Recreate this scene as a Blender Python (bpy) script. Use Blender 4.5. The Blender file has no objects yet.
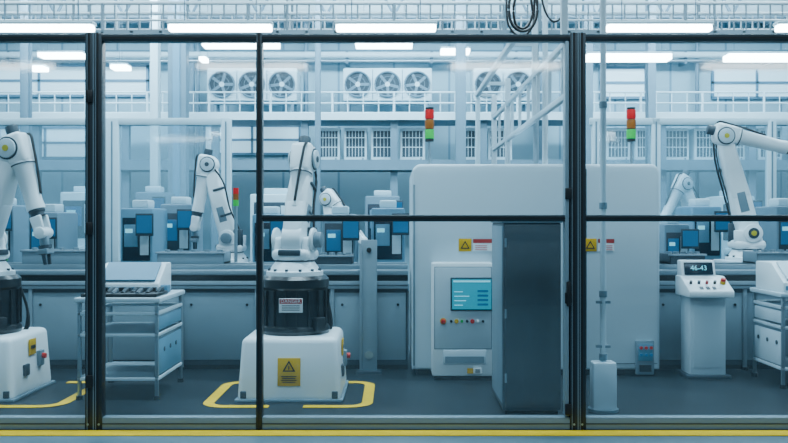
import bpy, bmesh, math, random
from mathutils import Matrix, Vector, Euler
random.seed(7)
F=875.0; CH=1.5
# surveyed conversion: measurement in the photo at a known distance d -> metres
def X(px,d): return (px-394.0)*d/F
def Z(py,d): return CH-(py-221.5)*d/F

# ------------------------------------------------------------ materials
MATS={}
def mat(name,col,rough=0.5,metal=0.0,emit=None,es=0.0,var=0.08,scale=6.0,bump=0.0,spec=0.5):
    if name in MATS: return MATS[name]
    m=bpy.data.materials.new(name); m.use_nodes=True
    nt=m.node_tree; p=nt.nodes['Principled BSDF']
    p.inputs['Roughness'].default_value=rough
    p.inputs['Metallic'].default_value=metal
    p.inputs['Specular IOR Level'].default_value=spec
    tc=nt.nodes.new('ShaderNodeTexCoord')
    n=nt.nodes.new('ShaderNodeTexNoise'); n.inputs['Scale'].default_value=scale; n.inputs['Detail'].default_value=4
    nt.links.new(tc.outputs['Object'],n.inputs['Vector'])
    mx=nt.nodes.new('ShaderNodeMix'); mx.data_type='RGBA'
    mx.inputs[6].default_value=(*[c*(1-var) for c in col],1)
    mx.inputs[7].default_value=(*[min(1,c*(1+var)) for c in col],1)
    nt.links.new(n.outputs['Fac'],mx.inputs[0])
    nt.links.new(mx.outputs[2],p.inputs['Base Color'])
    if emit:
        p.inputs['Emission Color'].default_value=(*emit,1); p.inputs['Emission Strength'].default_value=es
    MATS[name]=m; return m
def glassmat(name,tint,haze,refl=0.06):
    m=bpy.data.materials.new(name); m.use_nodes=True; nt=m.node_tree
    for nd in list(nt.nodes): nt.nodes.remove(nd)
    o=nt.nodes.new('ShaderNodeOutputMaterial')
    t=nt.nodes.new('ShaderNodeBsdfTransparent'); t.inputs[0].default_value=(*tint,1)
    g=nt.nodes.new('ShaderNodeBsdfGlossy'); g.inputs['Roughness'].default_value=0.05
    d=nt.nodes.new('ShaderNodeBsdfDiffuse'); d.inputs[0].default_value=(0.55,0.8,0.9,1)
    a=nt.nodes.new('ShaderNodeMixShader'); a.inputs[0].default_value=refl
    b=nt.nodes.new('ShaderNodeMixShader'); b.inputs[0].default_value=haze
    nt.links.new(t.outputs[0],a.inputs[1]); nt.links.new(g.outputs[0],a.inputs[2])
    nt.links.new(a.outputs[0],b.inputs[1]); nt.links.new(d.outputs[0],b.inputs[2])
    nt.links.new(b.outputs[0],o.inputs[0]); MATS[name]=m; return m

WHITE=mat('paint_white',(0.78,0.86,0.89),0.33,var=0.03)
MACH=mat('machine_white',(0.48,0.60,0.66),0.4,var=0.03,scale=2)
BENCH=mat('bench_panel',(0.17,0.25,0.295),0.5,var=0.05)
PANEL=mat('panel_grey',(0.14,0.215,0.26),0.5,var=0.06)
PANELD=mat('panel_dark',(0.026,0.046,0.062),0.5,var=0.1)
DARK=mat('anodised_dark',(0.005,0.008,0.011),0.28)
FRAME=mat('profile_slate',(0.016,0.028,0.037),0.4,0.3)
FRAMEL=mat('profile_aluminium',(0.18,0.255,0.30),0.4,0.2)
BLACK=mat('black_plastic',(0.003,0.005,0.007),0.45)
RUBBER=mat('rubber_black',(0.006,0.009,0.012),0.6)
STEEL=mat('steel',(0.25,0.34,0.39),0.3,0.6)
YEL=mat('marking_yellow',(0.78,0.46,0.0),0.55,var=0.2,scale=12,spec=0.15)
SIGNY=mat('sign_yellow',(0.62,0.34,0.0),0.5,spec=0.2)
RED=mat('red_plastic',(0.6,0.01,0.005),0.4)
GREEN=mat('green_plastic',(0.01,0.4,0.06),0.4)
REDL=mat('beacon_red',(0.5,0.004,0.006),0.35,emit=(1,0.0,0.0),es=0.2,spec=0.2)
AMBL=mat('beacon_amber',(0.28,0.08,0.005),0.35,emit=(1,0.25,0.0),es=0.02,spec=0.2)
GRNL=mat('beacon_green',(0.0,0.30,0.05),0.35,emit=(0.0,1,0.10),es=0.28,spec=0.2)
LIME=mat('lime_dot',(0.5,0.42,0.02),0.4)
SCR=mat('screen_cyan',(0.0,0.10,0.15),0.3,emit=(0.0,0.36,0.5),es=0.8)
SCRL=mat('screen_light',(0.1,0.4,0.5),0.3,emit=(0.25,0.85,1.0),es=0.9)
SCRD=mat('screen_dark',(0.008,0.02,0.035),0.2)
SCRB=mat('screen_blue',(0.0,0.05,0.12),0.3,emit=(0.01,0.2,0.45),es=0.4)
LAMP=mat('lamp_tube',(1,1,1),0.4,emit=(0.84,0.96,1.0),es=20.0)
BLUEP=mat('blue_panel',(0.10,0.24,0.34),0.45)
BGW=mat('bg_white',(0.48,0.66,0.73),0.6,var=0.05)
BGG=mat('bg_grey',(0.11,0.20,0.26),0.6,var=0.08)
BGD=mat('bg_dark',(0.015,0.036,0.053),0.6)
LABEL=mat('label_white',(0.75,0.8,0.82),0.5)
LABELR=mat('label_red',(0.4,0.02,0.015),0.5)
WINP=mat('window_daylight',(0.6,0.82,0.9),0.3,emit=(0.50,0.80,0.95),es=0.7)
GLASS=glassmat('partition_glass',(0.93,0.98,1.0),0.006,0.06)
GLASS2=glassmat('hazed_glass',(0.88,0.965,1.0),0.13,0.05)  # haze of the hall behind is put into the pane as a diffuse share
def wallmat(name,c1,c2):
    m=bpy.data.materials.new(name); m.use_nodes=True; nt=m.node_tree; p=nt.nodes['Principled BSDF']
    tc=nt.nodes.new('ShaderNodeTexCoord'); mp=nt.nodes.new('ShaderNodeMapping')
    mp.inputs['Rotation'].default_value=(math.radians(90),0,0)
    br=nt.nodes.new('ShaderNodeTexBrick'); br.offset=0
    br.inputs['Scale'].default_value=1; br.inputs['Brick Width'].default_value=1.2; br.inputs['Row Height'].default_value=2.6
    br.inputs['Mortar Size'].default_value=0.025
    br.inputs['Color1'].default_value=(*c1,1); br.inputs['Color2'].default_value=(*[c*0.9 for c in c1],1); br.inputs['Mortar'].default_value=(*c2,1)
    nt.links.new(tc.outputs['Object'],mp.inputs[0]); nt.links.new(mp.outputs[0],br.inputs['Vector'])
    nt.links.new(br.outputs['Color'],p.inputs['Base Color']); p.inputs['Roughness'].default_value=0.7
    MATS[name]=m; return m
WALL=wallmat('wall_panels',(0.29,0.48,0.57),(0.13,0.26,0.34))
def floormat(name,c1,c2,rough,spec=0.5):
    m=bpy.data.materials.new(name); m.use_nodes=True; nt=m.node_tree; p=nt.nodes['Principled BSDF']
    tc=nt.nodes.new('ShaderNodeTexCoord'); n=nt.nodes.new('ShaderNodeTexNoise')
    n.inputs['Scale'].default_value=1.6; n.inputs['Detail'].default_value=8; n.inputs['Roughness'].default_value=0.65
    nt.links.new(tc.outputs['Object'],n.inputs['Vector'])
    r=nt.nodes.new('ShaderNodeValToRGB'); r.color_ramp.elements[0].position=0.3; r.color_ramp.elements[1].position=0.7
    r.color_ramp.elements[0].color=(*c1,1); r.color_ramp.elements[1].color=(*c2,1)
    nt.links.new(n.outputs['Fac'],r.inputs[0]); nt.links.new(r.outputs[0],p.inputs['Base Color'])
    p.inputs['Roughness'].default_value=rough; p.inputs['Specular IOR Level'].default_value=spec
    MATS[name]=m; return m
FL_IN=floormat('floor_epoxy_dark',(0.008,0.014,0.018),(0.017,0.026,0.032),0.38,0.16)
FL_OUT=floormat('floor_epoxy_grey',(0.09,0.15,0.185),(0.13,0.205,0.245),0.4,0.3)

# ------------------------------------------------------------ mesh builder
class B:
    def __init__(s,name):
        s.name=name; s.v=[]; s.f=[]; s.mi=[]; s.mats=[]; s.M=Matrix.Identity(4)
    def _m(s,m):
        if m not in s.mats: s.mats.append(m)
        return s.mats.index(m)
    def add(s,vs,fs,m,M=None):
        T=s.M@M if M is not None else s.M
        o=len(s.v); k=s._m(m)
        s.v+= [tuple(T@Vector(v)) for v in vs]
        for f in fs: s.f.append([o+i for i in f]); s.mi.append(k)
    def addbm(s,bm,m,M=None):
        bm.verts.index_update()
        s.add([v.co.copy() for v in bm.verts],[[v.index for v in f.verts] for f in bm.faces],m,M); bm.free()
    def box(s,c,d,m,bev=0.0,rot=None,seg=2):
        bm=bmesh.new(); bmesh.ops.create_cube(bm,size=1)
        for v in bm.verts: v.co=Vector((v.co.x*d[0],v.co.y*d[1],v.co.z*d[2]))
        if bev>0: bmesh.ops.bevel(bm,geom=bm.edges[:],offset=min(bev,min(d)*0.45),segments=seg,affect='EDGES',profile=0.5)
        M=Matrix.Translation(c)
        if rot: M=M@Euler(rot).to_matrix().to_4x4()
        s.addbm(bm,m,M)
    def b2(s,x0,x1,y0,y1,z0,z1,m,bev=0.0):
        s.box(((x0+x1)/2,(y0+y1)/2,(z0+z1)/2),(abs(x1-x0),abs(y1-y0),abs(z1-z0)),m,bev)
    def lathe(s,p,dirv,prof,m,seg=20):
        q=Vector(dirv).normalized().to_track_quat('Z','Y').to_matrix().to_4x4()
        vs=[];fs=[]
        for (t,r) in prof:
            for i in range(seg):
                a=2*math.pi*i/seg; vs.append((r*math.cos(a),r*math.sin(a),t))
        for j in range(len(prof)-1):
            for i in range(seg):
                i2=(i+1)%seg; fs.append([j*seg+i,j*seg+i2,(j+1)*seg+i2,(j+1)*seg+i])
        fs.append([i for i in range(seg)][::-1]); fs.append([(len(prof)-1)*seg+i for i in range(seg)])
        s.add(vs,fs,m,Matrix.Translation(p)@q)
    def cyl(s,p1,p2,r1,m,r2=None,seg=16,bev=0.0):
        r2=r1 if r2 is None else r2; d=Vector(p2)-Vector(p1); h=d.length
        if bev>0: prof=[(0,r1-bev),(bev*0.3,r1-bev*0.3),(bev,r1),(h-bev,r2),(h-bev*0.3,r2-bev*0.3),(h,r2-bev)]
        else: prof=[(0,r1),(h,r2)]
        s.lathe(p1,d,prof,m,seg)
    def link(s,p1,p2,w1,t1,w2,t2,m,bev=0.03):
        p1=Vector(p1);p2=Vector(p2); d=p2-p1; h=d.length; z=d.normalized(); y=Vector((0,1,0))
        x=y.cross(z).normalized(); y=z.cross(x)
        bm=bmesh.new(); bmesh.ops.create_cube(bm,size=1)
        for v in bm.verts:
            top=v.co.z>0
            v.co=Vector((v.co.x*(w2 if top else w1),v.co.y*(t2 if top else t1),v.co.z*h))
        bmesh.ops.bevel(bm,geom=bm.edges[:],offset=bev,segments=3,affect='EDGES',profile=0.5)
        R=Matrix((x,y,z)).transposed().to_4x4()
        s.addbm(bm,m,Matrix.Translation((p1+p2)/2)@R)
    def prism(s,pts,x0,x1,m,bev=0.0):   # pts in (y,z), extruded in x
        bm=bmesh.new(); a=[bm.verts.new((x0,p[0],p[1])) for p in pts]; c=[bm.verts.new((x1,p[0],p[1])) for p in pts]
        bm.faces.new(a); bm.faces.new(c[::-1]); n=len(pts)
        for i in range(n): bm.faces.new([a[i],c[i],c[(i+1)%n],a[(i+1)%n]])
        bmesh.ops.recalc_face_normals(bm,faces=bm.faces[:])
        if bev>0: bmesh.ops.bevel(bm,geom=bm.edges[:],offset=bev,segments=2,affect='EDGES',profile=0.5)
        s.addbm(bm,m)
    def tube(s,pts,r,m,seg=8,closed=False):
        pts=[Vector(p) for p in pts]; n=len(pts); vs=[];fs=[]
        for i,p in enumerate(pts):
            a=pts[(i-1)%n] if (closed or i>0) else p; c=pts[(i+1)%n] if (closed or i<n-1) else p
            t=(c-a).normalized()
            if abs(t.z)<0.999:
                xx=Vector((0,0,1)).cross(t).normalized(); yy=t.cross(xx)
            else:
                xx=Vector((1,0,0)); yy=Vector((0,1,0))
            for k in range(seg):
                an=2*math.pi*k/seg; vs.append(p+xx*r*math.cos(an)+yy*r*math.sin(an))
        for i in range(n if closed else n-1):
            j=(i+1)%n
            for k in range(seg):
                k2=(k+1)%seg; fs.append([i*seg+k,i*seg+k2,j*seg+k2,j*seg+k])
        s.add(vs,fs,m)
    def spline(s,pts,r,m,seg=8,sub=6):
        P=[Vector(p) for p in pts]; P=[P[0]*2-P[1]]+P+[P[-1]*2-P[-2]]; out=[]
        for i in range(1,len(P)-2):
            for k in range(sub):
                t=k/sub; a,b_,c,d=P[i-1],P[i],P[i+1],P[i+2]
                out.append(0.5*((2*b_)+(c-a)*t+(2*a-5*b_+4*c-d)*t*t+(3*b_-a-3*c+d)*t**3))
        out.append(P[-2]); s.tube(out,r,m,seg)
    def ring(s,c,r,rr,m,axis='Y',seg=24):
        pts=[]
        for i in range(seg):
            a=2*math.pi*i/seg
            if axis=='Y': pts.append((c[0]+r*math.cos(a),c[1],c[2]+r*math.sin(a)))
            else: pts.append((c[0]+r*math.cos(a),c[1]+r*math.sin(a),c[2]))
        s.tube(pts,rr,m,6,True)
    def text(s,txt,loc,size,m,rot=(math.radians(90),0,0)):
        cu=bpy.data.curves.new('t','FONT'); cu.body=txt; cu.size=size; cu.align_x='CENTER'; cu.align_y='CENTER'
        cu.resolution_u=2
        o=bpy.data.objects.new('t',cu); bpy.context.collection.objects.link(o)
        dg=bpy.context.evaluated_depsgraph_get(); dg.update()
        me=o.evaluated_get(dg).to_mesh()
        vs=[v.co.copy() for v in me.vertices]; fs=[list(p.vertices) for p in me.polygons]
        s.add(vs,fs,m,Matrix.Translation(loc)@Euler(rot).to_matrix().to_4x4())
        bpy.data.objects.remove(o,do_unlink=True)
    def tri(s,c,r,m,y):
        vs=[(c[0]+r*math.sin(a),y,c[1]+r*math.cos(a)) for a in (0,2.094,4.189)]
        s.add(vs,[[0,1,2]],m)
    def done(s,loc=(0,0,0),rotz=0,scale=1):
        me=bpy.data.meshes.new(s.name); me.from_pydata(s.v,[],s.f)
        for m in s.mats: me.materials.append(m)
        me.polygons.foreach_set('material_index',s.mi)
        me.polygons.foreach_set('use_smooth',[True]*len(me.polygons))
        me.update(); me.set_sharp_from_angle(angle=math.radians(35))
        o=bpy.data.objects.new(s.name,me); bpy.context.collection.objects.link(o)
        o.location=loc; o.rotation_euler=(0,0,rotz); o.scale=(scale,)*3
        return o

# ------------------------------------------------------------ room shell
XW=11.0; YB=19.0; ZC=7.0; YF=-3.0; ZH=ZC-0.005
b=B('floor')
b.add([(-XW,YF,0),(XW,YF,0),(XW,6.29,0),(-XW,6.29,0)],[[0,1,2,3]],FL_OUT)
b.add([(-XW,6.29,0),(XW,6.29,0),(XW,YB,0),(-XW,YB,0)],[[0,1,2,3]],FL_IN); b.done()
b=B('wall_back'); b.b2(-XW,XW,YB,YB+0.2,0,ZC,WALL); b.done()
b=B('wall_left'); b.b2(-XW-0.2,-XW,YF,YB,0,ZC,BGW); b.done()
b=B('wall_right'); b.b2(XW,XW+0.2,YF,YB,0,ZC,BGW); b.done()
b=B('ceiling'); b.b2(-XW,XW,YF,YB,ZC,ZC+0.2,BGG); b.done()
b=B('baseboard_back'); b.b2(-XW,XW,YB-0.03,YB,0,0.15,BGG); b.done()

def flatquad(b,x0,x1,y0,y1,z,m): b.b2(x0,x1,y0,y1,z-0.001,z+0.003,m)
b=B('floor_safety_line'); flatquad(b,-9,9,6.12,6.27,0.002,YEL); b.done()
def marking(cx,cy,hw,hd):
    b=B('floor_marking'); w=0.09; z=0.002; r=0.2
    for sx in (-1,1):
        x=cx+sx*hw
        flatquad(b,x,x-sx*w,cy-hd+r,cy+hd-r,z,YEL)
        for sy in (-1,1):
            lx=0.56 if sy<0 else 0.36
            y=cy+sy*hd
            flatquad(b,x-sx*r,x-sx*lx,y,y-sy*w,z,YEL)
            vs=[];n=8
            for i in range(n+1):
                a=math.pi/2*i/n
                for R in (r,r-w): vs.append((x-sx*r+sx*R*math.cos(a),y-sy*r+sy*R*math.sin(a),z+0.003))
            b.add(vs,[[2*i,2*i+1,2*i+3,2*i+2] for i in range(n)],YEL)
    b.done()
marking(-0.875,7.62,0.70,0.58)
marking(-3.38,7.62,0.70,0.58)

# ------------------------------------------------------------ front partition
yp=6.3
b=B('glass_partition')
def prof_v(x0,x1,z0,z1,m=FRAME,groove=True):
    y0=yp;y1=yp+0.09
    b.b2(x0,x1,y0,y1,z0,z1,m,0.006)
    if groove:
        w=x1-x0; n=2 if w>0.08 else 1
        for i in range(n):
            xc=x0+w*(i+0.5)/n
            b.b2(xc-0.007,xc+0.007,y0-0.002,y0+0.004,z0,z1,BLACK)
            if n==2:
                b.b2(xc-0.016,xc-0.012,y0-0.002,y0+0.004,z0,z1,FRAMEL)
        if n==2: b.b2(x0+w/2-0.003,x0+w/2+0.003,y0-0.002,y0+0.004,z0,z1,FRAMEL)
def prof_h(x0,x1,z0,z1,m=FRAME):
    b.b2(x0,x1,yp+0.005,yp+0.085,z0,z1,m,0.006)
    zc=(z0+z1)/2; b.b2(x0,x1,yp+0.002,yp+0.008,zc-0.006,zc+0.006,BLACK)
ZT0=Z(41,yp); ZT1=Z(34,yp)
prof_h(-4.2,4.2,ZT0,ZT1)
posts=[(-4.2,-4.08),(X(85,yp),X(102,yp)),(X(256,yp),X(262,yp)),(X(570,yp),X(586,yp)),(4.08,4.2)]
for (a,c) in posts: prof_v(a,c,0,ZT1+0.01)
prof_v(X(565,yp),X(569,yp),0.1,ZT0,FRAMEL,False)
for (a,c) in ((X(262,yp),X(570,yp)),(X(586,yp),4.08)):
    prof_h(a,c,Z(221.5,yp),Z(215,yp))
for i in range(len(posts)-1):
    a=posts[i][1]; c=posts[i+1][0]
    b.b2(a,c,yp+0.005,yp+0.085,0.0,0.09,FRAMEL,0.006)
    b.b2(a,c,yp+0.001,yp+0.008,0.04,0.048,PANELD)
    b.b2(a+0.01,c-0.01,yp+0.04,yp+0.046,0.09,ZT0,GLASS)
for zz in (0.35,1.45,2.4):
    b.box((X(90,yp)+0.0,yp-0.012,zz),(0.05,0.02,0.09),BLACK,0.005)
for zz in (0.15,0.95,1.7):
    b.box((X(568,yp),yp-0.012,zz),(0.05,0.02,0.08),BLACK,0.005)
for px in (88,574,582,99):
    b.cyl((X(px,yp),yp-0.004,0.04),(X(px,yp),yp+0.002,0.04),0.008,STEEL,seg=10)
b.box((X(568,yp),yp-0.02,0.98),(0.03,0.03,0.18),BLACK,0.008)
b.done()

# ------------------------------------------------------------ robots
def robot(name,loc,yaw,a1,a2,z0=1.03,L1=0.92,L2=0.83,ped=True,scale=1.0,wr=0.0):
    b=B(name)
    if ped:
        bm=bmesh.new(); bmesh.ops.create_cube(bm,size=1)
        for v in bm.verts:
            t=v.co.z>0; v.co=Vector((v.co.x*(0.80 if t else 0.87),v.co.y*(0.80 if t else 0.87),(0.53 if t else 0.0)))
        bmesh.ops.bevel(bm,geom=bm.edges[:],offset=0.05,segments=3,affect='EDGES',profile=0.5)
        b.addbm(bm,WHITE)
        b.box((0,0,0.012),(0.9,0.9,0.024),PANEL,0.005)
        for sx in (-1,1):
            b.box((sx*0.38,-0.425,0.06),(0.05,0.03,0.06),PANELD,0.005)
        b.box((0.0,-0.428,0.25),(0.19,0.012,0.23),SIGNY,0.003,rot=(math.radians(-4),0,0))
        b.tri((0,0.285),0.062,BLACK,-0.437); b.tri((0,0.285),0.042,SIGNY,-0.439)
        b.box((0,-0.440,0.287),(0.008,0.003,0.03),BLACK)
        for k in range(4): b.box((0,-0.441,0.215-0.016*k),(0.13-0.02*(k%2),0.003,0.006),BLACK)
        b.box((0.42,0.0,0.40),(0.012,0.14,0.14),SIGNY,0.003)
        b.box((0.427,0.0,0.40),(0.006,0.09,0.03),BLACK)
        b.box((0.43,0.15,0.28),(0.04,0.1,0.14),PANEL,0.01)
        b.cyl((0.45,0.15,0.30),(0.48,0.15,0.30),0.025,RED)
        b.box((0.43,-0.15,0.22),(0.03,0.1,0.1),PANELD,0.01)
        b.lathe((0,0,0.53),(0,0,1),[(0,0.30),(0.03,0.31),(0.06,0.30),(0.07,0.285),(0.38,0.285),(0.40,0.30),(0.47,0.30),(0.50,0.27)],DARK,40)
        for k in range(18):
            a=2*math.pi*k/18
            b.box((0.29*math.cos(a),0.29*math.sin(a),0.755),(0.025,0.012,0.30),BLACK,0,rot=(0,0,a))
        b.box((0.0,-0.302,0.79),(0.2,0.012,0.12),LABEL,0.003)
        b.box((0,-0.309,0.825),(0.19,0.004,0.04),LABELR)
        b.text('DANGER',(0,-0.313,0.825),0.042,LABEL)
        for k in range(3): b.box((0,-0.309,0.788-0.018*k),(0.15,0.003,0.006),BLACK)
        b.box((0.22,-0.2,0.62),(0.1,0.1,0.12),BLACK,0.01,rot=(0,0,0.8))
        for k in range(3):
            b.spline([(0.25+0.01*k,0.15,0.5),(0.29+0.01*k,0.18,0.56),(0.29,0.2,0.72),(0.22,0.18,0.95)],0.012,BLACK)
    else:
        b.box((0,0,(z0-0.03)/2),(0.5,0.5,z0-0.03),PANEL,0.02)
        b.box((0,0,z0-0.03),(0.6,0.6,0.06),MACH,0.015)
    b.M=Matrix.Rotation(yaw,4,'Z')
    b.lathe((0,0,z0),(0,0,1),[(0,0.25),(0.035,0.25),(0.045,0.22),(0.08,0.2),(0.12,0.17),(0.16,0.17)],WHITE,32)
    b.cyl((0,0,z0+0.121),(0,0,z0+0.135),0.175,PANELD,seg=32)
    for k in range(12):
        a=2*math.pi*k/12; b.cyl((0.225*math.cos(a),0.225*math.sin(a),z0+0.035),(0.225*math.cos(a),0.225*math.sin(a),z0+0.06),0.014,PANELD,seg=8)
    zs=z0+0.31
    S=Vector((0,0,zs))
    b.box((-0.02,0,z0+0.18),(0.34,0.34,0.10),WHITE,0.04,seg=3)
    for sy in (-1,1):
        b.link((-0.01,sy*0.125,z0+0.14),(0,sy*0.125,zs+0.03),0.28,0.07,0.2,0.07,WHITE,0.03)
        b.cyl((0,sy*0.155,zs),(0,sy*0.185,zs),0.105,WHITE,seg=24,bev=0.01)
        b.cyl((0,sy*0.185,zs),(0,sy*0.195,zs),0.06,PANELD,seg=20)
    b.cyl((0,0.18,zs),(0,0.25,zs),0.07,PANEL,seg=20,bev=0.012)
    b.cyl((0,-0.19,zs),(0,-0.202,zs),0.03,LIME,seg=14)
    b.cyl((-0.13,0.1,z0+0.2),(-0.13,0.1,z0+0.42),0.062,PANELD,seg=18,bev=0.01)
    b.cyl((-0.13,-0.1,z0+0.2),(-0.13,-0.1,z0+0.34),0.06,WHITE,seg=18,bev=0.01)
    b.box((0.15,0.0,z0+0.2),(0.04,0.2,0.05),PANELD,0.01)
    u=Vector((math.sin(a1),0,math.cos(a1))); E=S+u*L1
    b.cyl((0,-0.09,zs),(0,0.09,zs),0.13,WHITE,seg=28,bev=0.015)
    b.link(S+u*0.0,S+u*L1*0.45,0.24,0.18,0.22,0.20,WHITE,0.035)
    b.link(S+u*L1*0.36,E,0.22,0.21,0.16,0.15,WHITE,0.035)
    for sy in (-1,1):
        b.link(S+u*L1*0.22+Vector((0,sy*0.089,0)),S+u*L1*0.42+Vector((0,sy*0.10,0)),0.10,0.02,0.09,0.02,PANEL,0.006)
    b.cyl(E+Vector((0,-0.10,0)),E+Vector((0,0.10,0)),0.115,WHITE,seg=28,bev=0.015)
    for sy in (-1,1):
        b.cyl(E+Vector((0,sy*0.096,0)),E+Vector((0,sy*0.106,0)),0.10,PANELD,seg=24)
        b.cyl(E+Vector((0,sy*0.10,0)),E+Vector((0,sy*0.125,0)),0.085,MACH,seg=24,bev=0.006)
        b.cyl(E+Vector((0,sy*0.125,0)),E+Vector((0,sy*0.132,0)),0.028,LIME if sy<0 else PANELD,seg=14)
    w=Vector((math.cos(a2),0,math.sin(a2))); n=Vector((-math.sin(a2),0,math.cos(a2)))
    C=E+n*0.04
    b.link(C-w*0.12,C+w*0.16,0.20,0.2,0.19,0.18,WHITE,0.04)
    b.cyl(C-w*0.20,C-w*0.11,0.055,PANELD,seg=18,bev=0.01)
    b.lathe(C+w*0.14,w,[(0,0.10),(0.03,0.1),(0.05,0.085),(L2*0.5,0.072),(L2*0.55,0.078),(L2*0.6,0.078)],WHITE,24)
    b.lathe(C+w*0.155,w,[(0,0.104),(0.012,0.104)],PANELD,24)
    b.lathe(C+w*(0.14+L2*0.6),w,[(0,0.07),(0.02,0.07),(0.03,0.06),(0.06,0.06)],PANELD,20)
    P=C+w*(0.2+L2*0.6)
    for sy in (-1,1):
        b.link(P+Vector((0,sy*0.055,0)),P+w*0.17+Vector((0,sy*0.055,0)),0.11,0.03,0.09,0.03,WHITE,0.012)
    K=P+w*0.15
    b.cyl(K+Vector((0,-0.08,0)),K+Vector((0,0.08,0)),0.052,WHITE,seg=20,bev=0.008)
    w2=Vector((math.cos(a2+wr),0,math.sin(a2+wr)))
    b.cyl(K,K+w2*0.11,0.042,STEEL,seg=18,bev=0.006)
    b.cyl(K+w2*0.11,K+w2*0.14,0.055,PANELD,seg=18)
    b.link(K+w2*0.14,K+w2*0.19,0.09,0.12,0.09,0.12,PANEL,0.01)
    for sy in (-1,1):
        b.link(K+w2*0.18+Vector((0,sy*0.045,0)),K+w2*0.28+Vector((0,sy*0.035,0)),0.035,0.02,0.03,0.015,PANELD,0.004)
    off=Vector((0,0.11,0))
    b.spline([Vector((-0.15,0.14,z0+0.15)),S+Vector((-0.15,0.13,0.1)),S+u*L1*0.4-Vector((0.13,-0.10,0)),S+u*L1*0.8-Vector((0.13,-0.09,0)),E-w*0.10+n*0.13+off*0.5,C+w*0.08+n*0.12+off*0.3,C+w*0.45+n*0.085],0.012,RUBBER)
    b.spline([Vector((-0.16,0.12,z0+0.15)),S+Vector((-0.14,0.08,0.1)),S+u*L1*0.4-Vector((0.12,-0.04,0)),S+u*L1*0.8-Vector((0.12,-0.04,0)),E-w*0.10+n*0.13],0.009,RUBBER)
    for t in (0.3,0.65): b.link(S+u*L1*t-Vector((0.06,-0.09,0)),S+u*L1*(t+0.03)-Vector((0.06,-0.09,0)),0.16,0.04,0.16,0.04,PANELD,0.006)
    return b.done(loc,0,scale)
R=math.radians
robot('industrial_robot_arm',(-0.872,7.70,0),R(-102),R(-20),R(-70),L1=0.77,L2=0.58,wr=R(-8))
robot('industrial_robot_arm',(-3.60,7.70,0),R(-8),R(19),R(-72),L1=0.84,L2=0.72,wr=R(-10))
robot('industrial_robot_arm',(X(230,11.3),11.3,0),R(178),R(16),R(-80),z0=0.98,L1=0.98,L2=0.8,ped=False,wr=R(-10))
robot('industrial_robot_arm',(X(748,9.95),9.95,0),R(-4),R(-14),R(-14),z0=1.06,ped=False,L1=1.13,L2=0.95,wr=R(-50))
robot('industrial_robot_arm',(X(700,13.5),13.5,0),R(200),R(20),R(-60),z0=0.9,ped=False)
robot('industrial_robot_arm',(X(338,13.5),13.5,0),R(-20),R(-12),R(-50),z0=0.75,L1=0.8,ped=False)

# ------------------------------------------------------------ big white machine
b=B('enclosed_cnc_machine')
x0,x1=X(412,8.5),X(660,8.5); zt=Z(164,8.5)
def rrbox(b,x0,x1,y0,y1,z0,z1,r,m,bev=0.012):
    bm=bmesh.new(); pts=[(x0,z0),(x1,z0)]
    n=8
    for i in range(n+1):
        a=math.pi/2*i/n; pts.append((x1-r+r*math.cos(a),z1-r+r*math.sin(a)))
    for i in range(n+1):
        a=math.pi/2+math.pi/2*i/n; pts.append((x0+r+r*math.cos(a),z1-r+r*math.sin(a)))
    A=[bm.verts.new((p[0],y0,p[1])) for p in pts]; C=[bm.verts.new((p[0],y1,p[1])) for p in pts]
    f=bm.faces.new(A); bm.faces.new(C[::-1]); k=len(pts)
    for i in range(k): bm.faces.new([A[i],C[i],C[(i+1)%k],A[(i+1)%k]])
    bmesh.ops.recalc_face_normals(bm,faces=bm.faces[:])
    bmesh.ops.bevel(bm,geom=[e for e in f.edges],offset=bev,segments=3,affect='EDGES',profile=0.5)
    b.addbm(bm,m)
rrbox(b,x0,x1,8.5,9.9,0.06,zt,0.09,MACH,0.03)
b.b2(x0+0.04,x1-0.04,8.55,9.85,0,0.06,DARK)
b.b2(X(586,8.5)-0.004,X(586,8.5)+0.004,8.496,8.502,0.08,zt-0.05,PANELD)
b.b2(x0+0.03,x1-0.03,8.496,8.503,Z(217,8.5)-0.004,Z(217,8.5)+0.004,PANELD)
b.b2(x0+0.01,x0+0.03,8.494,8.503,0.1,zt-0.2,PANEL,0.003)
b.b2(X(592,8.5),X(657,8.5),8.494,8.503,0.12,0.125,PANELD)
ox0,ox1=X(432,8.25),X(494,8.25)
b.b2(ox0,ox1,8.25,8.51,0.04,Z(263,8.25),WHITE,0.02)
b.b2(ox0+0.02,ox1-0.02,8.27,8.5,0,0.05,DARK)
b.b2(ox0+0.02,ox1-0.02,8.2475,8.256,0.295,Z(265,8.25)-0.015,PANEL,0.004)
b.b2(ox0+0.028,ox1-0.028,8.244,8.256,0.303,Z(265,8.25)-0.023,MACH,0.004)
sx0,sx1=X(452,8.25),X(491,8.25); sz0,sz1=Z(309,8.25),Z(279,8.25)
b.b2(sx0-0.015,sx1+0.012,8.232,8.25,sz0-0.015,sz1+0.015,PANELD,0.005)
b.b2(sx0,sx1,8.226,8.236,sz0,sz1,SCR,0.002)
b.b2(sx0+0.01,sx1-0.01,8.223,8.228,sz1-0.028,sz1-0.012,SCRL)
for i in range(4):
    b.b2(sx0+0.02,sx0+0.10+0.03*(i%3),8.223,8.228,sz0+0.035+0.042*i,sz0+0.043+0.042*i,SCRL)
    b.b2(sx1-0.13,sx1-0.03,8.223,8.228,sz0+0.035+0.042*i,sz0+0.055+0.042*i,SCRB)
zb=Z(321,8.25)
cols=[BLACK,SIGNY,GREEN,BLACK,RED,LABEL,BLACK]
for i,cm in enumerate(cols):
    xx=X(451,8.25)+0.05*i
    r=0.02 if cm in(SIGNY,RED) else 0.013
    b.cyl((xx,8.225,zb),(xx,8.25,zb),r,cm,seg=14)
b.cyl((X(443,8.25),8.235,zb),(X(443,8.25),8.25,zb),0.03,SIGNY,seg=18)
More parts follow.
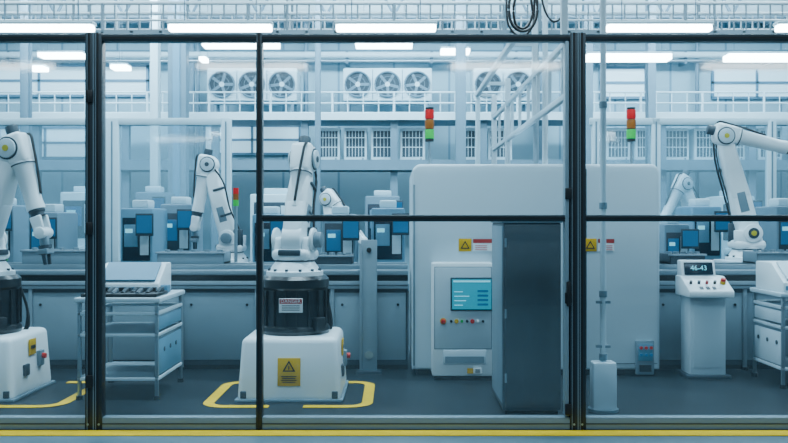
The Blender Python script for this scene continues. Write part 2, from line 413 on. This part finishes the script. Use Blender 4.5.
b.cyl((X(443,8.25),8.21,zb),(X(443,8.25),8.25,zb),0.022,RED,seg=18,bev=0.004)
b.b2(X(443,8.25),X(486,8.25),8.238,8.25,0.155,0.29,MACH,0.006)
b.b2(X(445,8.25),X(484,8.25),8.234,8.24,0.17,0.23,PANEL)
b.b2(X(467,8.25),X(482,8.25),8.234,8.245,0.07,0.12,LABEL)
b.b2(X(467,8.25),X(473,8.25),8.232,8.245,0.07,0.12,SIGNY)
for k in range(3): b.b2(X(475,8.25),X(480,8.25),8.232,8.245,0.08+0.012*k,0.085+0.012*k,BLACK)
for px in (465,590):
    b.box((X(px,8.5),8.496,Z(245,8.5)),(0.125,0.006,0.125),SIGNY,0.002)
    b.tri((X(px,8.5),Z(246,8.5)),0.052,BLACK,8.491); b.tri((X(px,8.5),Z(246,8.5)),0.033,SIGNY,8.490)
    b.b2(X(px+8,8.5),X(px+(30 if px<500 else 24),8.5),8.493,8.5,Z(251,8.5),Z(239,8.5),LABEL)
    b.b2(X(px+8,8.5),X(px+(30 if px<500 else 24),8.5),8.491,8.5,Z(243,8.5),Z(239,8.5),LABELR)
    for k in range(3): b.b2(X(px+10,8.5),X(px+22,8.5),8.491,8.5,Z(246+2*k,8.5),Z(245.4+2*k,8.5),RED)
b.b2(X(635,8.5),X(653,8.5),8.46,8.51,Z(374,8.5),Z(340,8.5),PANEL,0.01)
b.b2(X(637,8.5),X(651,8.5),8.452,8.46,Z(360,8.5),Z(343,8.5),BLUEP,0.004)
for k in range(3):
    b.cyl((X(639.5+5*k,8.5),8.44,Z(347,8.5)),(X(639.5+5*k,8.5),8.46,Z(347,8.5)),0.016,RED,seg=12)
    b.cyl((X(639.5+5*k,8.5),8.44,Z(354,8.5)),(X(639.5+5*k,8.5),8.46,Z(354,8.5)),0.014,SCRB,seg=12)
b.b2(X(638,8.5),X(650,8.5),8.452,8.46,Z(371,8.5),Z(364,8.5),DARK,0.004)
b.done()
def beacon(x,y,z0,pole=0.29):
    b=B('signal_tower_light')
    b.cyl((x,y,z0),(x,y,z0+0.02),0.05,DARK,seg=16)
    b.cyl((x,y,z0),(x,y,z0+pole),0.014,STEEL,seg=10)
    z=z0+pole-0.02
    b.cyl((x,y,z),(x,y,z+0.03),0.045,BLACK,seg=16); z+=0.03
    for m in (GRNL,AMBL,REDL):
        b.cyl((x,y,z),(x,y,z+0.095),0.048,m,seg=18,bev=0.004); z+=0.095
        b.cyl((x,y,z),(x,y,z+0.008),0.04,BLACK,seg=16); z+=0.008
    b.cyl((x,y,z),(x,y,z+0.015),0.045,BLACK,seg=16)
    b.done()
beacon(X(429.5,9.1),9.1,zt+0.001)
beacon(X(631,9.1),9.1,zt+0.001)

# ------------------------------------------------------------ dark cabinet behind door
CABF=mat('cabinet_front',(0.045,0.066,0.08),0.3,var=0.15,scale=3)
b=B('electrical_cabinet')
cx0,cx1=X(503,6.8),X(561,6.8)
b.b2(cx0,cx1,6.8,7.55,0.03,Z(223,6.8),PANELD,0.01)
b.b2(cx0-0.012,cx1+0.012,6.785,7.56,Z(223,6.8),Z(215,6.8),PANEL,0.01)
b.b2(cx0+0.015,cx1-0.015,6.79,6.802,0.06,Z(225,6.8),CABF,0.004)
b.b2(cx0-0.006,cx0+0.004,6.83,7.52,0.08,Z(226,6.8),PANEL,0.003)
b.b2(cx0+0.02,cx1-0.02,6.83,7.5,0,0.04,BLACK)
for zz in (0.25,0.75,1.3): b.cyl((cx0+0.02,6.785,zz),(cx0+0.02,6.785,zz+0.07),0.009,STEEL,seg=8)
b.done()

b=B('support_post')
px_=X(603,6.95)
b.cyl((px_,6.95,0.0),(px_,6.95,0.02),0.12,STEEL,seg=20)
b.box((px_,6.95,0.2),(0.19,0.14,0.38),MACH,0.02)
b.cyl((px_,6.95,0.3),(px_,6.95,ZH),0.024,MACH,seg=16)
for zz in (0.4,0.9,1.6,2.4): b.cyl((px_,6.95,zz),(px_,6.95,zz+0.05),0.032,PANEL,seg=16)
for k in range(2): b.b2(px_-0.055,px_+0.055,6.93,6.97,0.5+0.35*k,0.52+0.35*k,PANEL)
b.done()

# ------------------------------------------------------------ assembly line bench
def bench(x0,x1,yf):
    b=B('conveyor_bench')
    zt=Z(270,yf); D=0.66
    b.b2(x0,x1,yf-0.03,yf+D,zt-0.05,zt,FRAMEL,0.008)
    b.b2(x0,x1,yf,yf+D-0.03,zt-0.12,zt-0.05,DARK)
    b.b2(x0,x1,yf-0.02,yf+0.02,zt-0.19,zt-0.11,BENCH,0.006)
    b.b2(x0,x1,yf-0.024,yf-0.018,zt-0.155,zt-0.148,BLACK)
    b.b2(x0,x1,yf+0.15,yf+0.55,zt,zt+0.012,DARK)
    b.b2(x0,x1,yf+0.12,yf+0.15,zt,zt+0.05,STEEL,0.004)
    b.b2(x0,x1,yf+0.55,yf+0.58,zt,zt+0.05,STEEL,0.004)
    b.b2(x0,x1,yf+0.02,yf+D-0.05,0.05,zt-0.18,PANELD)
    b.b2(x0,x1,yf+0.05,yf+D-0.07,0,0.06,BLACK)
    n=max(1,round((x1-x0)/0.82))
    for i in range(n):
        a=x0+(x1-x0)*i/n; c=x0+(x1-x0)*(i+1)/n
        b.b2(a+0.02,c-0.02,yf+0.005,yf+0.025,0.10,zt-0.23,BENCH if i%3!=1 else PANEL,0.006)
        b.b2(a-0.02,a+0.02,yf-0.01,yf+0.03,0,zt-0.18,FRAMEL,0.004)
        b.cyl((a+0.1,yf-0.004,zt-0.35),(a+0.1,yf+0.006,zt-0.35),0.014,DARK,seg=10)
        b.cyl((c-0.1,yf-0.004,zt-0.35),(c-0.1,yf+0.006,zt-0.35),0.014,DARK,seg=10)
        b.cyl((a,yf,0.0),(a,yf,0.03),0.035,BLACK,seg=12)
    b.done(); return zt
zt1=bench(-5.2,0.14,8.85)
zt2=bench(2.62,5.4,8.85)
def tray(px0,px1,py0,d,m=PANELD):
    b=B('parts_tray'); xa,xb=X(px0,d),X(px1,d); z=zt1+0.051; h=Z(py0,d)-z; dp=0.38
    b.b2(xa,xb,d,d+dp,z,z+0.02,m)
    b.b2(xa,xb,d,d+0.02,z,z+h,m,0.004); b.b2(xa,xb,d+dp-0.02,d+dp,z,z+h,m,0.004)
    b.b2(xa,xa+0.02,d,d+dp,z,z+h,m,0.004); b.b2(xb-0.02,xb,d,d+dp,z,z+h,m,0.004)
    b.b2(xa-0.015,xb+0.015,d-0.015,d+0.02,z+h-0.02,z+h,FRAMEL,0.004)
    for i in range(5):
        xx=xa+(xb-xa)*(i+0.5)/5; b.cyl((xx,d+0.15,z+0.02),(xx,d+0.15,z+h+0.02),0.03,PANEL,seg=12)
    b.done()
tray(22,92,250,8.98,PANEL); tray(157,224,252,8.98,PANEL); tray(310,352,255,8.98); tray(670,705,254,8.98,PANELD); tray(757,800,252,8.98,PANEL)
b=B('upright_mounting_plate')
d=8.7; xa,xb=X(361,d),X(377,d)
b.b2(xa,xb,8.72,8.76,0.0,Z(240,d),BENCH,0.006)
b.b2(xa-0.015,xa+0.015,8.71,8.8,0,Z(244,d),FRAMEL,0.004)
b.cyl(((xa+xb)/2,8.70,Z(250,d)),((xa+xb)/2,8.73,Z(250,d)),0.025,BLACK,seg=16)
b.cyl(((xa+xb)/2,8.69,Z(355,d)),((xa+xb)/2,8.73,Z(355,d)),0.04,STEEL,seg=16)
b.b2(xa-0.05,xb+0.05,8.62,8.80,0,0.02,PANELD)
b.done()

# ------------------------------------------------------------ workshop carts
def cart(x0,x1,y0,y1,h,side,name='workshop_cart'):
    b=B(name); t=0.03
    for xx in (x0,x1-t):
        for yy in (y0,y1-t):
            b.b2(xx,xx+t,yy,yy+t,0.03,h-0.03,STEEL,0.005)
            b.cyl((xx+t/2,yy+t/2,0),(xx+t/2,yy+t/2,0.035),0.03,BLACK,seg=12)
    for zz in (0.16,0.53,h-0.15):
        for yy in (y0,y1-t): b.b2(x0,x1,yy,yy+t,zz,zz+t,MACH,0.005)
        for xx in (x0,x1-t): b.b2(xx,xx+t,y0,y1,zz,zz+t,MACH,0.005)
    b.b2(x0+0.01,x1-0.01,y0+0.01,y1-0.01,0.545,0.56,BENCH)
    b.b2(x0+0.01,x1-0.01,y0+0.01,y1-0.01,0.175,0.19,BENCH)
    b.b2(x0-0.02,x1+0.02,y0-0.02,y1+0.02,h-0.04,h,MACH,0.008)
    xs=x1-t/2 if side>0 else x0+t/2
    for (za,zb_) in ((0.2,0.5),(0.58,h-0.17)):
        b.b2(xs-0.008,xs+0.008,y0+t,y1-t,za,zb_,BLUEP if side>0 else MACH,0.003)
    for k in range(3):
        b.cyl((xs,(y0+y1)/2-0.2+0.2*k,0.40),(xs+side*0.014,(y0+y1)/2-0.2+0.2*k,0.40),0.02,PANELD,seg=12)
    if side>0:
        b.b2(x0+0.02,x1-0.02,y0+0.02,y0+0.40,h,h+0.03,BLACK,0.006)
        for i in range(9):
            xx=x0+0.06+i*(x1-x0-0.12)/8
            b.cyl((xx,y0+0.08+0.05*(i%3),h+0.02),(xx,y0+0.2+0.05*(i%3),h+0.05),0.022,DARK if i%3 else PANELD,seg=10)
            b.box((xx,y0+0.33,h+0.045),(0.04,0.06,0.04),BLACK if i%2 else PANELD,0.006)
        q=y0+0.40
    else: q=y0+0.02
    xa,xb=x0+0.02,x1-0.10
    b.prism([(q,h),(y1-0.02,h),(y1-0.02,h+0.26),(q+0.26,h+0.26),(q,h+0.09)],xa,xb,WHITE,0.012)
    b.prism([(q+0.015,h+0.11),(q+0.24,h+0.255),(q+0.23,h+0.27),(q+0.005,h+0.125)],xa+0.04,xb-0.04,BLUEP if side>0 else MACH)
    b.b2(xa+0.02,xb-0.02,q-0.006,q+0.004,h+0.02,h+0.06,BLUEP)
    b.box((xb+0.03,q+0.1,h+0.04),(0.07,0.12,0.07),BLUEP,0.01)
    b.done()
cart(-2.66,-1.98,7.35,8.2,0.86,1)
cart(3.48,4.16,7.85,8.5,0.86,-1)

# ------------------------------------------------------------ control stand
b=B('control_console')
d=8.35; xa,xb=X(691,d),X(727,d); xc=(xa+xb)/2
b.b2(xa,xb,8.38,8.66,0.03,0.82,MACH,0.012)
b.b2(xa-0.04,xb+0.04,8.33,8.70,0,0.035,PANELD,0.006)
b.b2(xa+0.03,xb-0.03,8.372,8.382,0.10,0.74,MACH,0.004)
b.prism([(8.26,0.78),(8.26,0.84),(8.52,0.97),(8.68,0.97),(8.68,0.78)],X(686,d),X(731,d),WHITE,0.012)
b.prism([(8.53,0.95),(8.58,1.12),(8.68,1.12),(8.68,0.95)],X(688,d),X(723,d),WHITE,0.01)
sl=math.atan2(0.17,0.05)
b.box((X(705.5,d),8.549,1.04),(0.28,0.012,0.125),SCRD,0.004,rot=(-(math.pi/2-sl),0,0))
b.text('46-43',(X(705.5,d),8.538,1.045),0.07,SCRL,rot=(sl,0,0))
ra=math.atan2(0.13,0.26)
for i,(m,rr) in enumerate(((BLACK,0.014),(PANELD,0.014),(LABELR,0.014),(BLACK,0.014),(SIGNY,0.026))):
    xx=X(692+8*i,d); nrm=Vector((0,-math.sin(ra),math.cos(ra))); p=Vector((xx,8.39,0.905))
    b.cyl(p,p+nrm*0.03,rr,m,seg=14)
    if i==4: b.cyl(p+nrm*0.03,p+nrm*0.055,0.024,RED,seg=14,bev=0.004)
for i in range(3): b.box((X(700,d)+0.06*i,8.31,0.868),(0.03,0.04,0.01),PANELD,0,rot=(ra,0,0))
b.done()

# ------------------------------------------------------------ second glass partition (white frame)
d=12.6
b=B('inner_glass_partition')
zT=Z(118,d)
def zz(py): return Z(py,d)
b.b2(-6.6,X(230,d),d,d+0.08,zz(125),zT,BGW,0.008)
b.b2(X(590,d),6.8,d,d+0.08,zz(125),zT,BGW,0.008)
for px,w in ((-40,0.1),(112,0.2),(226,0.14),(596,0.1),(656,0.13),(772,0.13)):
    b.box((X(px,d),d+0.05,zT/2),(w,0.1,zT),BGW,0.01)
    b.box((X(px,d),d-0.004,zT/2),(0.02,0.01,zT-0.1),BGG)
for a,c in ((X(-40,d),X(112,d)),(X(112,d),X(226,d)),(X(596,d),X(656,d)),(X(656,d),X(772,d)),(X(772,d),6.8)):
    b.b2(a+0.05,c-0.05,d+0.03,d+0.036,0.9,zz(125),GLASS2)
    b.b2(a+0.05,c-0.05,d+0.01,d+0.05,0.0,0.9,BGG,0.005)
    b.b2(a+0.05,c-0.05,d+0.01,d+0.06,0.88,0.95,BGW,0.005)
b.done()

# ------------------------------------------------------------ background machines
def bgmachine(px0,px1,py0,d,m=BGG,v=0):
    b=B('machining_station'); xa,xb=X(px0,d),X(px1,d); h=Z(py0,d); w=xb-xa
    b.b2(xa,xb,d,d+0.7,0,h,m,0.03)
    b.b2(xa+w*0.08,xb-w*0.08,d-0.012,d+0.01,h*0.62,h*0.93,SCRD if v%2 else BGD,0.008)
    b.b2(xa+w*0.14,xa+w*0.55,d-0.02,d+0.0,h*0.72,h*0.88,SCRB if v%2==0 else BLUEP,0.004)
    b.b2(xa+w*0.18,xa+w*0.4,d-0.024,d-0.018,h*0.82,h*0.85,SCRL)
    b.b2(xa+w*0.62,xb-w*0.12,d-0.02,d,h*0.66,h*0.9,BGW,0.004)
    b.b2(xa+w*0.1,xb-w*0.1,d-0.06,d+0.02,h*0.5,h*0.55,BGW,0.01)
    b.b2(xa+w*0.05,xb-w*0.05,d-0.01,d,0.1,h*0.45,BGW,0.01)
    for i in range(3): b.cyl((xa+w*(0.68+0.08*i),d-0.03,h*0.58),(xa+w*(0.68+0.08*i),d,h*0.58),0.02,(RED,SIGNY,GREEN)[i],seg=10)
    b.box((xa+w*0.5,d+0.3,h+0.05),(w*0.5,0.3,0.1),BGW,0.02)
    # small operator monitor on a swing arm
    b.b2(xb-0.06,xb-0.03,d-0.14,d+0.02,h*0.92,h*0.92+0.03,BGD)
    b.b2(xb-0.16,xb+0.05,d-0.17,d-0.14,h*0.80,h*0.96,BGD,0.006)
    b.b2(xb-0.145,xb+0.035,d-0.175,d-0.168,h*0.82,h*0.945,SCRB)
    b.done()
k=0
for (a,c,py,dd,m) in ((28,58,212,10.6,BGG),(120,153,208,10.5,BLUEP),(160,192,204,11.6,BGG),(252,284,214,11.2,BLUEP),(322,356,214,10.6,BGG),(371,405,208,10.8,BLUEP),
                      (664,690,224,10.6,BGG),(692,722,206,11.4,BLUEP),(776,806,206,10.8,BGG),(-30,14,205,11.6,BGG)):
    bgmachine(a,c,py,dd,m,k); k+=1
for (a,c,py,dd) in ((60,100,192,14.4),(135,165,192,14.4),(250,300,194,14.6),(365,400,196,14.6),(720,755,196,14.4),(596,636,196,14.6)):
    bgmachine(a,c,py,dd,BGG if k%2 else BGW,k); k+=1
b=B('signal_tower_light'); x=X(236,10.2);y=10.2
b.cyl((x,y,0),(x,y,0.03),0.1,BGG); b.cyl((x,y,0),(x,y,Z(206,10.2)),0.02,STEEL,seg=10); z=Z(206,10.2)
for m in (GRNL,AMBL,REDL): b.cyl((x,y,z),(x,y,z+0.07),0.033,m,seg=14); z+=0.07
b.done()

# ------------------------------------------------------------ back hall
b=B('mezzanine_deck')
d=17.0
for (py,t) in ((118,0.08),(168,0.14)):
    z=Z(py,d); b.b2(-10.9,10.9,d,18.45,z,z+t,BGG)
    b.b2(-10.9,10.9,d-0.03,d,z-0.04,z+t+0.02,BGW if py==118 else BGG)
for i in range(13):
    x=-10.5+1.75*i
    b.b2(x-0.07,x+0.07,d+0.1,d+0.24,0,Z(118,d),BGG)
b.done()
b=B('catwalk_railing')
z0=Z(118,17)+0.081; y=17.03; hh=0.42; xl,xr=-10.8,10.8
for h in (0.02,hh*0.5,hh): b.cyl((xl,y,z0+h),(xr,y,z0+h),0.018,BGW,seg=8)
n=int((xr-xl)/0.3)
for i in range(n+1):
    x=xl+(xr-xl)*i/n; b.cyl((x,y,z0),(x,y,z0+hh),0.012 if i%4 else 0.025,BGW,seg=6)
b.done()
def coolfan(px0,px1,n):
    d=17.7; b=B('cooling_fan_unit'); xa,xb=X(px0,d),X(px1,d); z0,z1=Z(101,d),Z(68,d); dz=Z(118,17)+0.081
    b.b2(xa,xb,d,d+0.7,z0,z1,BGW,0.03)
    w=(xb-xa)/n; zc=(z0+z1)/2; r=min(w,z1-z0)*0.42
    for i in range(n):
        xc=xa+w*(i+0.5)
        b.cyl((xc,d-0.01,zc),(xc,d+0.03,zc),r,BGD,seg=28)
        for k in range(5):
            a=2*math.pi*k/5+i
            b.box((xc+r*0.55*math.cos(a),d-0.016,zc+r*0.55*math.sin(a)),(r*0.7,0.008,r*0.22),BGG,0,rot=(0,-a,0))
        b.cyl((xc,d-0.03,zc),(xc,d,zc),r*0.2,BGW,seg=16)
        b.ring((xc,d-0.03,zc),r*0.6,0.005,BGG); b.ring((xc,d-0.03,zc),r,0.02,BGG)
        if i: b.b2(xa+w*i-0.008,xa+w*i+0.008,d-0.004,d+0.01,z0+0.03,z1-0.03,BGG)
    for xx in (xa+0.1,xb-0.1):
        for yy in (d+0.05,d+0.6): b.b2(xx-0.03,xx+0.03,yy,yy+0.06,dz,z0+0.01,BGG)
    b.done()
coolfan(207,297,3); coolfan(343,432,3); coolfan(473,533,2)
def grille(px0,px1):
    d=17.35; b=B('condenser_unit'); xa,xb=X(px0,d),X(px1,d); z0=Z(168,17)+0.141; z1=Z(128,d)
    b.b2(xa,xb,d,d+0.4,z0,z1,BGW,0.02)
    b.b2(xa+0.04,xb-0.04,d-0.006,d+0.01,z0+0.10,z1-0.06,BGD)
    n=6
    for i in range(n+1):
        x=xa+0.04+(xb-xa-0.08)*i/n; b.b2(x-0.005,x+0.005,d-0.014,d,z0+0.10,z1-0.06,BGW)
    for zz_ in (0.42,0.7): b.b2(xa+0.04,xb-0.04,d-0.016,d,z0+(z1-z0)*zz_,z0+(z1-z0)*zz_+0.015,BGW)
    b.cyl((xb-0.08,d-0.01,z0+0.06),(xb-0.08,d,z0+0.06),0.02,BGG,seg=8)
    b.done()
for a,c in ((318,340),(344,367),(371,397),(400,425),(459,484),(488,512),(606,630),(635,655),(663,689),(694,718),(722,745),(758,782)): grille(a,c)

b=B('steel_column')
b.b2(X(168,16),X(186,16),16,16.25,0,ZH,BGG); b.b2(X(173,16),X(180,16),15.98,16.0,0,ZH,BLUEP); b.done()
for px,w,dd,m in ((150,8,15.9,BGW),(456,10,16.3,BGG),(648,8,16.3,BGG),(315,5,16,BGG),(584,9,15.9,BGG),(20,8,15.9,BGG)):
    b=B('steel_column'); xa=X(px,dd); w=w*dd/F
    b.b2(xa,xa+w,dd,dd+0.03,0,ZH,m,0.005); b.b2(xa,xa+w,dd+0.17,dd+0.2,0,ZH,m,0.005); b.b2(xa+w/2-0.02,xa+w/2+0.02,dd+0.02,dd+0.18,0,ZH,m); b.done()
b=B('piping_run')
for py,r,m in ((56,0.07,BGW),(62,0.04,STEEL),(10,0.22,BGW),(34,0.06,BGG),(22,0.05,BGG)):
    b.cyl((-10.9,18.65,Z(py,18.75)),(10.9,18.65,Z(py,18.75)),r,m,seg=14)
    for i in range(12):
        x=-10+1.8*i; b.b2(x-0.03,x+0.03,18.6,18.99,Z(py,18.75)-r-0.02,Z(py,18.75)+r+0.02,BGG)
for px,r in ((192,0.07),(198,0.04),(306,0.05),(540,0.06),(697,0.04)):
    b.cyl((X(px,18.7),18.7,0),(X(px,18.7),18.7,ZH),r,BGG,seg=12)
b.done()
def window(n,px0,px1,py0,py1,d=18.97):
    b=B('window_%d'%n); xa,xb,z0,z1=X(px0,d),X(px1,d),Z(py1,d),Z(py0,d)
    b.b2(xa,xb,d-0.02,d+0.025,z0,z1,WINP)
    nn=max(1,round((xb-xa)/0.9))
    for i in range(nn+1):
        x=xa+(xb-xa)*i/nn; b.b2(x-0.025,x+0.025,d-0.06,d+0.025,z0,z1,BLUEP)
    for z in (z0,(z0+z1)/2,z1): b.b2(xa-0.025,xb+0.025,d-0.06,d+0.025,z-0.025,z+0.025,BLUEP)
    b.done()
window(1,-10,90,66,96); window(2,100,148,66,96); window(3,600,645,68,98); window(4,712,800,68,98)
window(5,0,92,128,158); window(6,205,300,126,154)

for dd in (14.2,17.6):
    b=B('roof_truss'); z0=5.6; z1=ZH
    b.b2(-XW+0.02,XW-0.02,dd,dd+0.1,z0,z0+0.1,BGG); b.b2(-XW+0.02,XW-0.02,dd,dd+0.1,z1-0.1,z1,BGG)
    n=16
    for i in range(n):
        xa=-10.9+21.8*i/n; xb=-10.9+21.8*(i+0.5)/n; xc=-10.9+21.8*(i+1)/n
        b.cyl((xa,dd+0.05,z0+0.05),(xb,dd+0.05,z1-0.05),0.03,BGG,seg=6); b.cyl((xb,dd+0.05,z1-0.05),(xc,dd+0.05,z0+0.05),0.03,BGG,seg=6)
    b.done()

# overhead cable ladder
b=B('overhead_cable_ladder'); d=9.0
zl,zm,zh=Z(32,d),Z(20,d),Z(3,d)
for yy in (d,d+0.45):
    b.b2(-6,6,yy,yy+0.03,zl-0.02,zl+0.02,PANEL); b.cyl((-6,yy+0.015,zm),(6,yy+0.015,zm),0.012,MACH,seg=8)
    b.cyl((-6,yy+0.015,zh),(6,yy+0.015,zh),0.02,MACH,seg=8)
    n=96
    for i in range(n+1):
        x=-6+12*i/n; big=(i%12==0)
        b.cyl((x,yy+0.015,zl),(x,yy+0.015,zh),0.02 if big else 0.009,PANEL if yy==d else MACH,seg=6)
for i in range(41):
    x=-6+0.3*i; b.b2(x-0.015,x+0.015,d,d+0.48,zl-0.01,zl+0.01,PANEL)
for x in (-5.5,-3.3,-1.1,1.15,3.3,5.5):
    for yy in (d+0.015,d+0.465): b.cyl((x,yy,zl),(x,yy,ZH),0.014,PANEL,seg=8)
b.done()

b=B('cable_gantry')
gx=1.35; zr=2.9
for z in (zr,zr-0.42): b.b2(gx-0.022,gx+0.022,6.9,11.9,z-0.025,z+0.025,MACH,0.006)
b.b2(gx-0.25,gx-0.20,8.0,11.9,zr+0.28,zr+0.34,MACH,0.006)
for i in range(9):
    y=7.0+0.6*i; b.b2(gx-0.015,gx+0.015,y-0.015,y+0.015,zr-0.42,zr,MACH)
for (x,y,z0,r,m) in ((gx,11.8,0,0.035,MACH),(gx,10.4,0,0.03,MACH),(gx-0.22,11.8,0,0.03,BGW)):
    b.b2(x-r,x+r,y-r,y+r,z0,zr+0.3,m,0.006)
for (px,y) in ((536,8.8),(545,8.6)):
    b.cyl((X(px,y),y,zt+0.002),(X(px,y),y,ZH),0.028,BENCH if px==536 else MACH,seg=12)
for y in (8.4,9.6,10.8,11.8): b.b2(gx-0.25,gx+0.02,y-0.02,y+0.02,zr+0.28,zr+0.32,MACH)
for y in (8.4,6.95): b.b2(gx-0.025,gx+0.025,y-0.025,y+0.025,zr-0.4 if y>7 else zr,ZH,MACH)
b.done()
b=B('hanging_cable_loops'); y=7.9
def P(px,py,o=0): return (X(px,y),y+o,Z(py,y))
b.spline([P(514,-60),P(512,-15),P(509,5),P(511,22),P(520,31),P(531,28),P(537,14),P(536,-5),P(532,-30),P(528,-60)],0.014,BLACK)
b.spline([P(518,-60,0.05),P(517,-10,0.05),P(514,8,0.05),P(517,24,0.05),P(526,27,0.05),P(533,14,0.05),P(531,-8,0.05),P(524,-60,0.05)],0.012,BLACK)
b.spline([P(534,-60,0.1),P(536,0,0.1),P(534,24,0.1),P(524,34,0.1),P(513,28,0.1),P(508,8,0.1),P(510,-60,0.1)],0.010,RUBBER)
b.spline([P(537,-60,-0.04),P(541,0,-0.04),P(551,22,-0.04),P(562,16,-0.04),P(567,-8,-0.04),P(567,-60,-0.04)],0.010,RUBBER)
b.b2(X(504,y),X(572,y),y-0.08,y+0.14,Z(-58,y)-0.02,Z(-58,y)+0.03,PANEL)
for px in (506,570): b.cyl((X(px,y),y,Z(-58,y)),(X(px,y),y,ZH),0.012,PANEL,seg=8)
b.done()

# ------------------------------------------------------------ pendant strip lights
def strip(px0,px1,py,d,th=0.06,dp=0.12):
    b=B('pendant_strip_light'); xa,xb=X(px0,d),X(px1,d); z=Z(py,d)
    b.b2(xa,xb,d-dp,d+dp,z+th/2,z+th/2+0.03,BGW,0.008)
    b.b2(xa+0.01,xb-0.01,d-dp+0.01,d+dp-0.01,z-th/2,z+th/2,LAMP,0.015)
    for x in (xa+0.15,xb-0.15): b.cyl((x,d,z+th/2+0.02),(x,d,ZH),0.005,BGG,seg=6)
    b.done()
for a,c in ((-12,95),(168,273),(335,437),(605,712),(775,880)): strip(a,c,28.5,7.9,0.055,0.06)
for a,c in ((203,280),(355,413)): strip(a,c,45,14.8,0.09,0.16)
strip(585,670,58,14.8,0.1,0.16); strip(725,800,58,14.8,0.1,0.16)
for (a,c,py) in ((40,86,56),(112,130,68),(30,47,69),(200,208,60),(440,470,52)): strip(a,c,py,16.8,0.08,0.16)
# aisle lights on the near side of the glass (seen only as reflections)
for xc in (-6.4,-2.3,1.8,5.9):
    b=B('pendant_strip_light'); y=-1.5; z=4.05
    b.b2(xc-0.9,xc+0.9,y-0.12,y+0.12,z,z+0.04,BGW,0.008)
    b.b2(xc-0.88,xc+0.88,y-0.1,y+0.1,z-0.07,z+0.002,LAMP,0.015)
    for x in (xc-0.7,xc+0.7): b.cyl((x,y,z+0.02),(x,y,ZH),0.005,BGG,seg=6)
    b.done()

# ------------------------------------------------------------ lights
def area(loc,size,energy,rot=(0,0,0),col=(0.62,0.86,1.0)):
    l=bpy.data.lights.new('hall_area_light','AREA'); l.shape='RECTANGLE'; l.size=size[0]; l.size_y=size[1]; l.energy=energy; l.color=col
    o=bpy.data.objects.new('hall_area_light',l); o.location=loc; o.rotation_euler=rot; bpy.context.collection.objects.link(o)
for x in (-5.5,0,5.5):
    area((x,7.2,6.6),(3.5,0.6),400)
    area((x,12.0,6.5),(4,1.0),560)
    area((x,14.8,6.3),(4,0.8),600,(math.radians(58),0,0))  # unseen lights added and tilted to brighten the back wall
    area((x,18.1,3.40),(5,0.15),35,(math.radians(35),0,0))  # unseen fill lights added under the upper deck, no fixture there
area((0,2.0,6.5),(12,1.5),430,(math.radians(25),0,0))
w=bpy.data.worlds.new('World'); bpy.context.scene.world=w; w.use_nodes=True
bg=w.node_tree.nodes['Background']; bg.inputs[0].default_value=(0.30,0.60,0.82,1); bg.inputs[1].default_value=0.17

cam=bpy.data.cameras.new('camera'); cam.lens=40.0; cam.sensor_width=36
co=bpy.data.objects.new('camera',cam); co.location=(0,0,CH); co.rotation_euler=(math.radians(90),0,0)
bpy.context.collection.objects.link(co); bpy.context.scene.camera=co
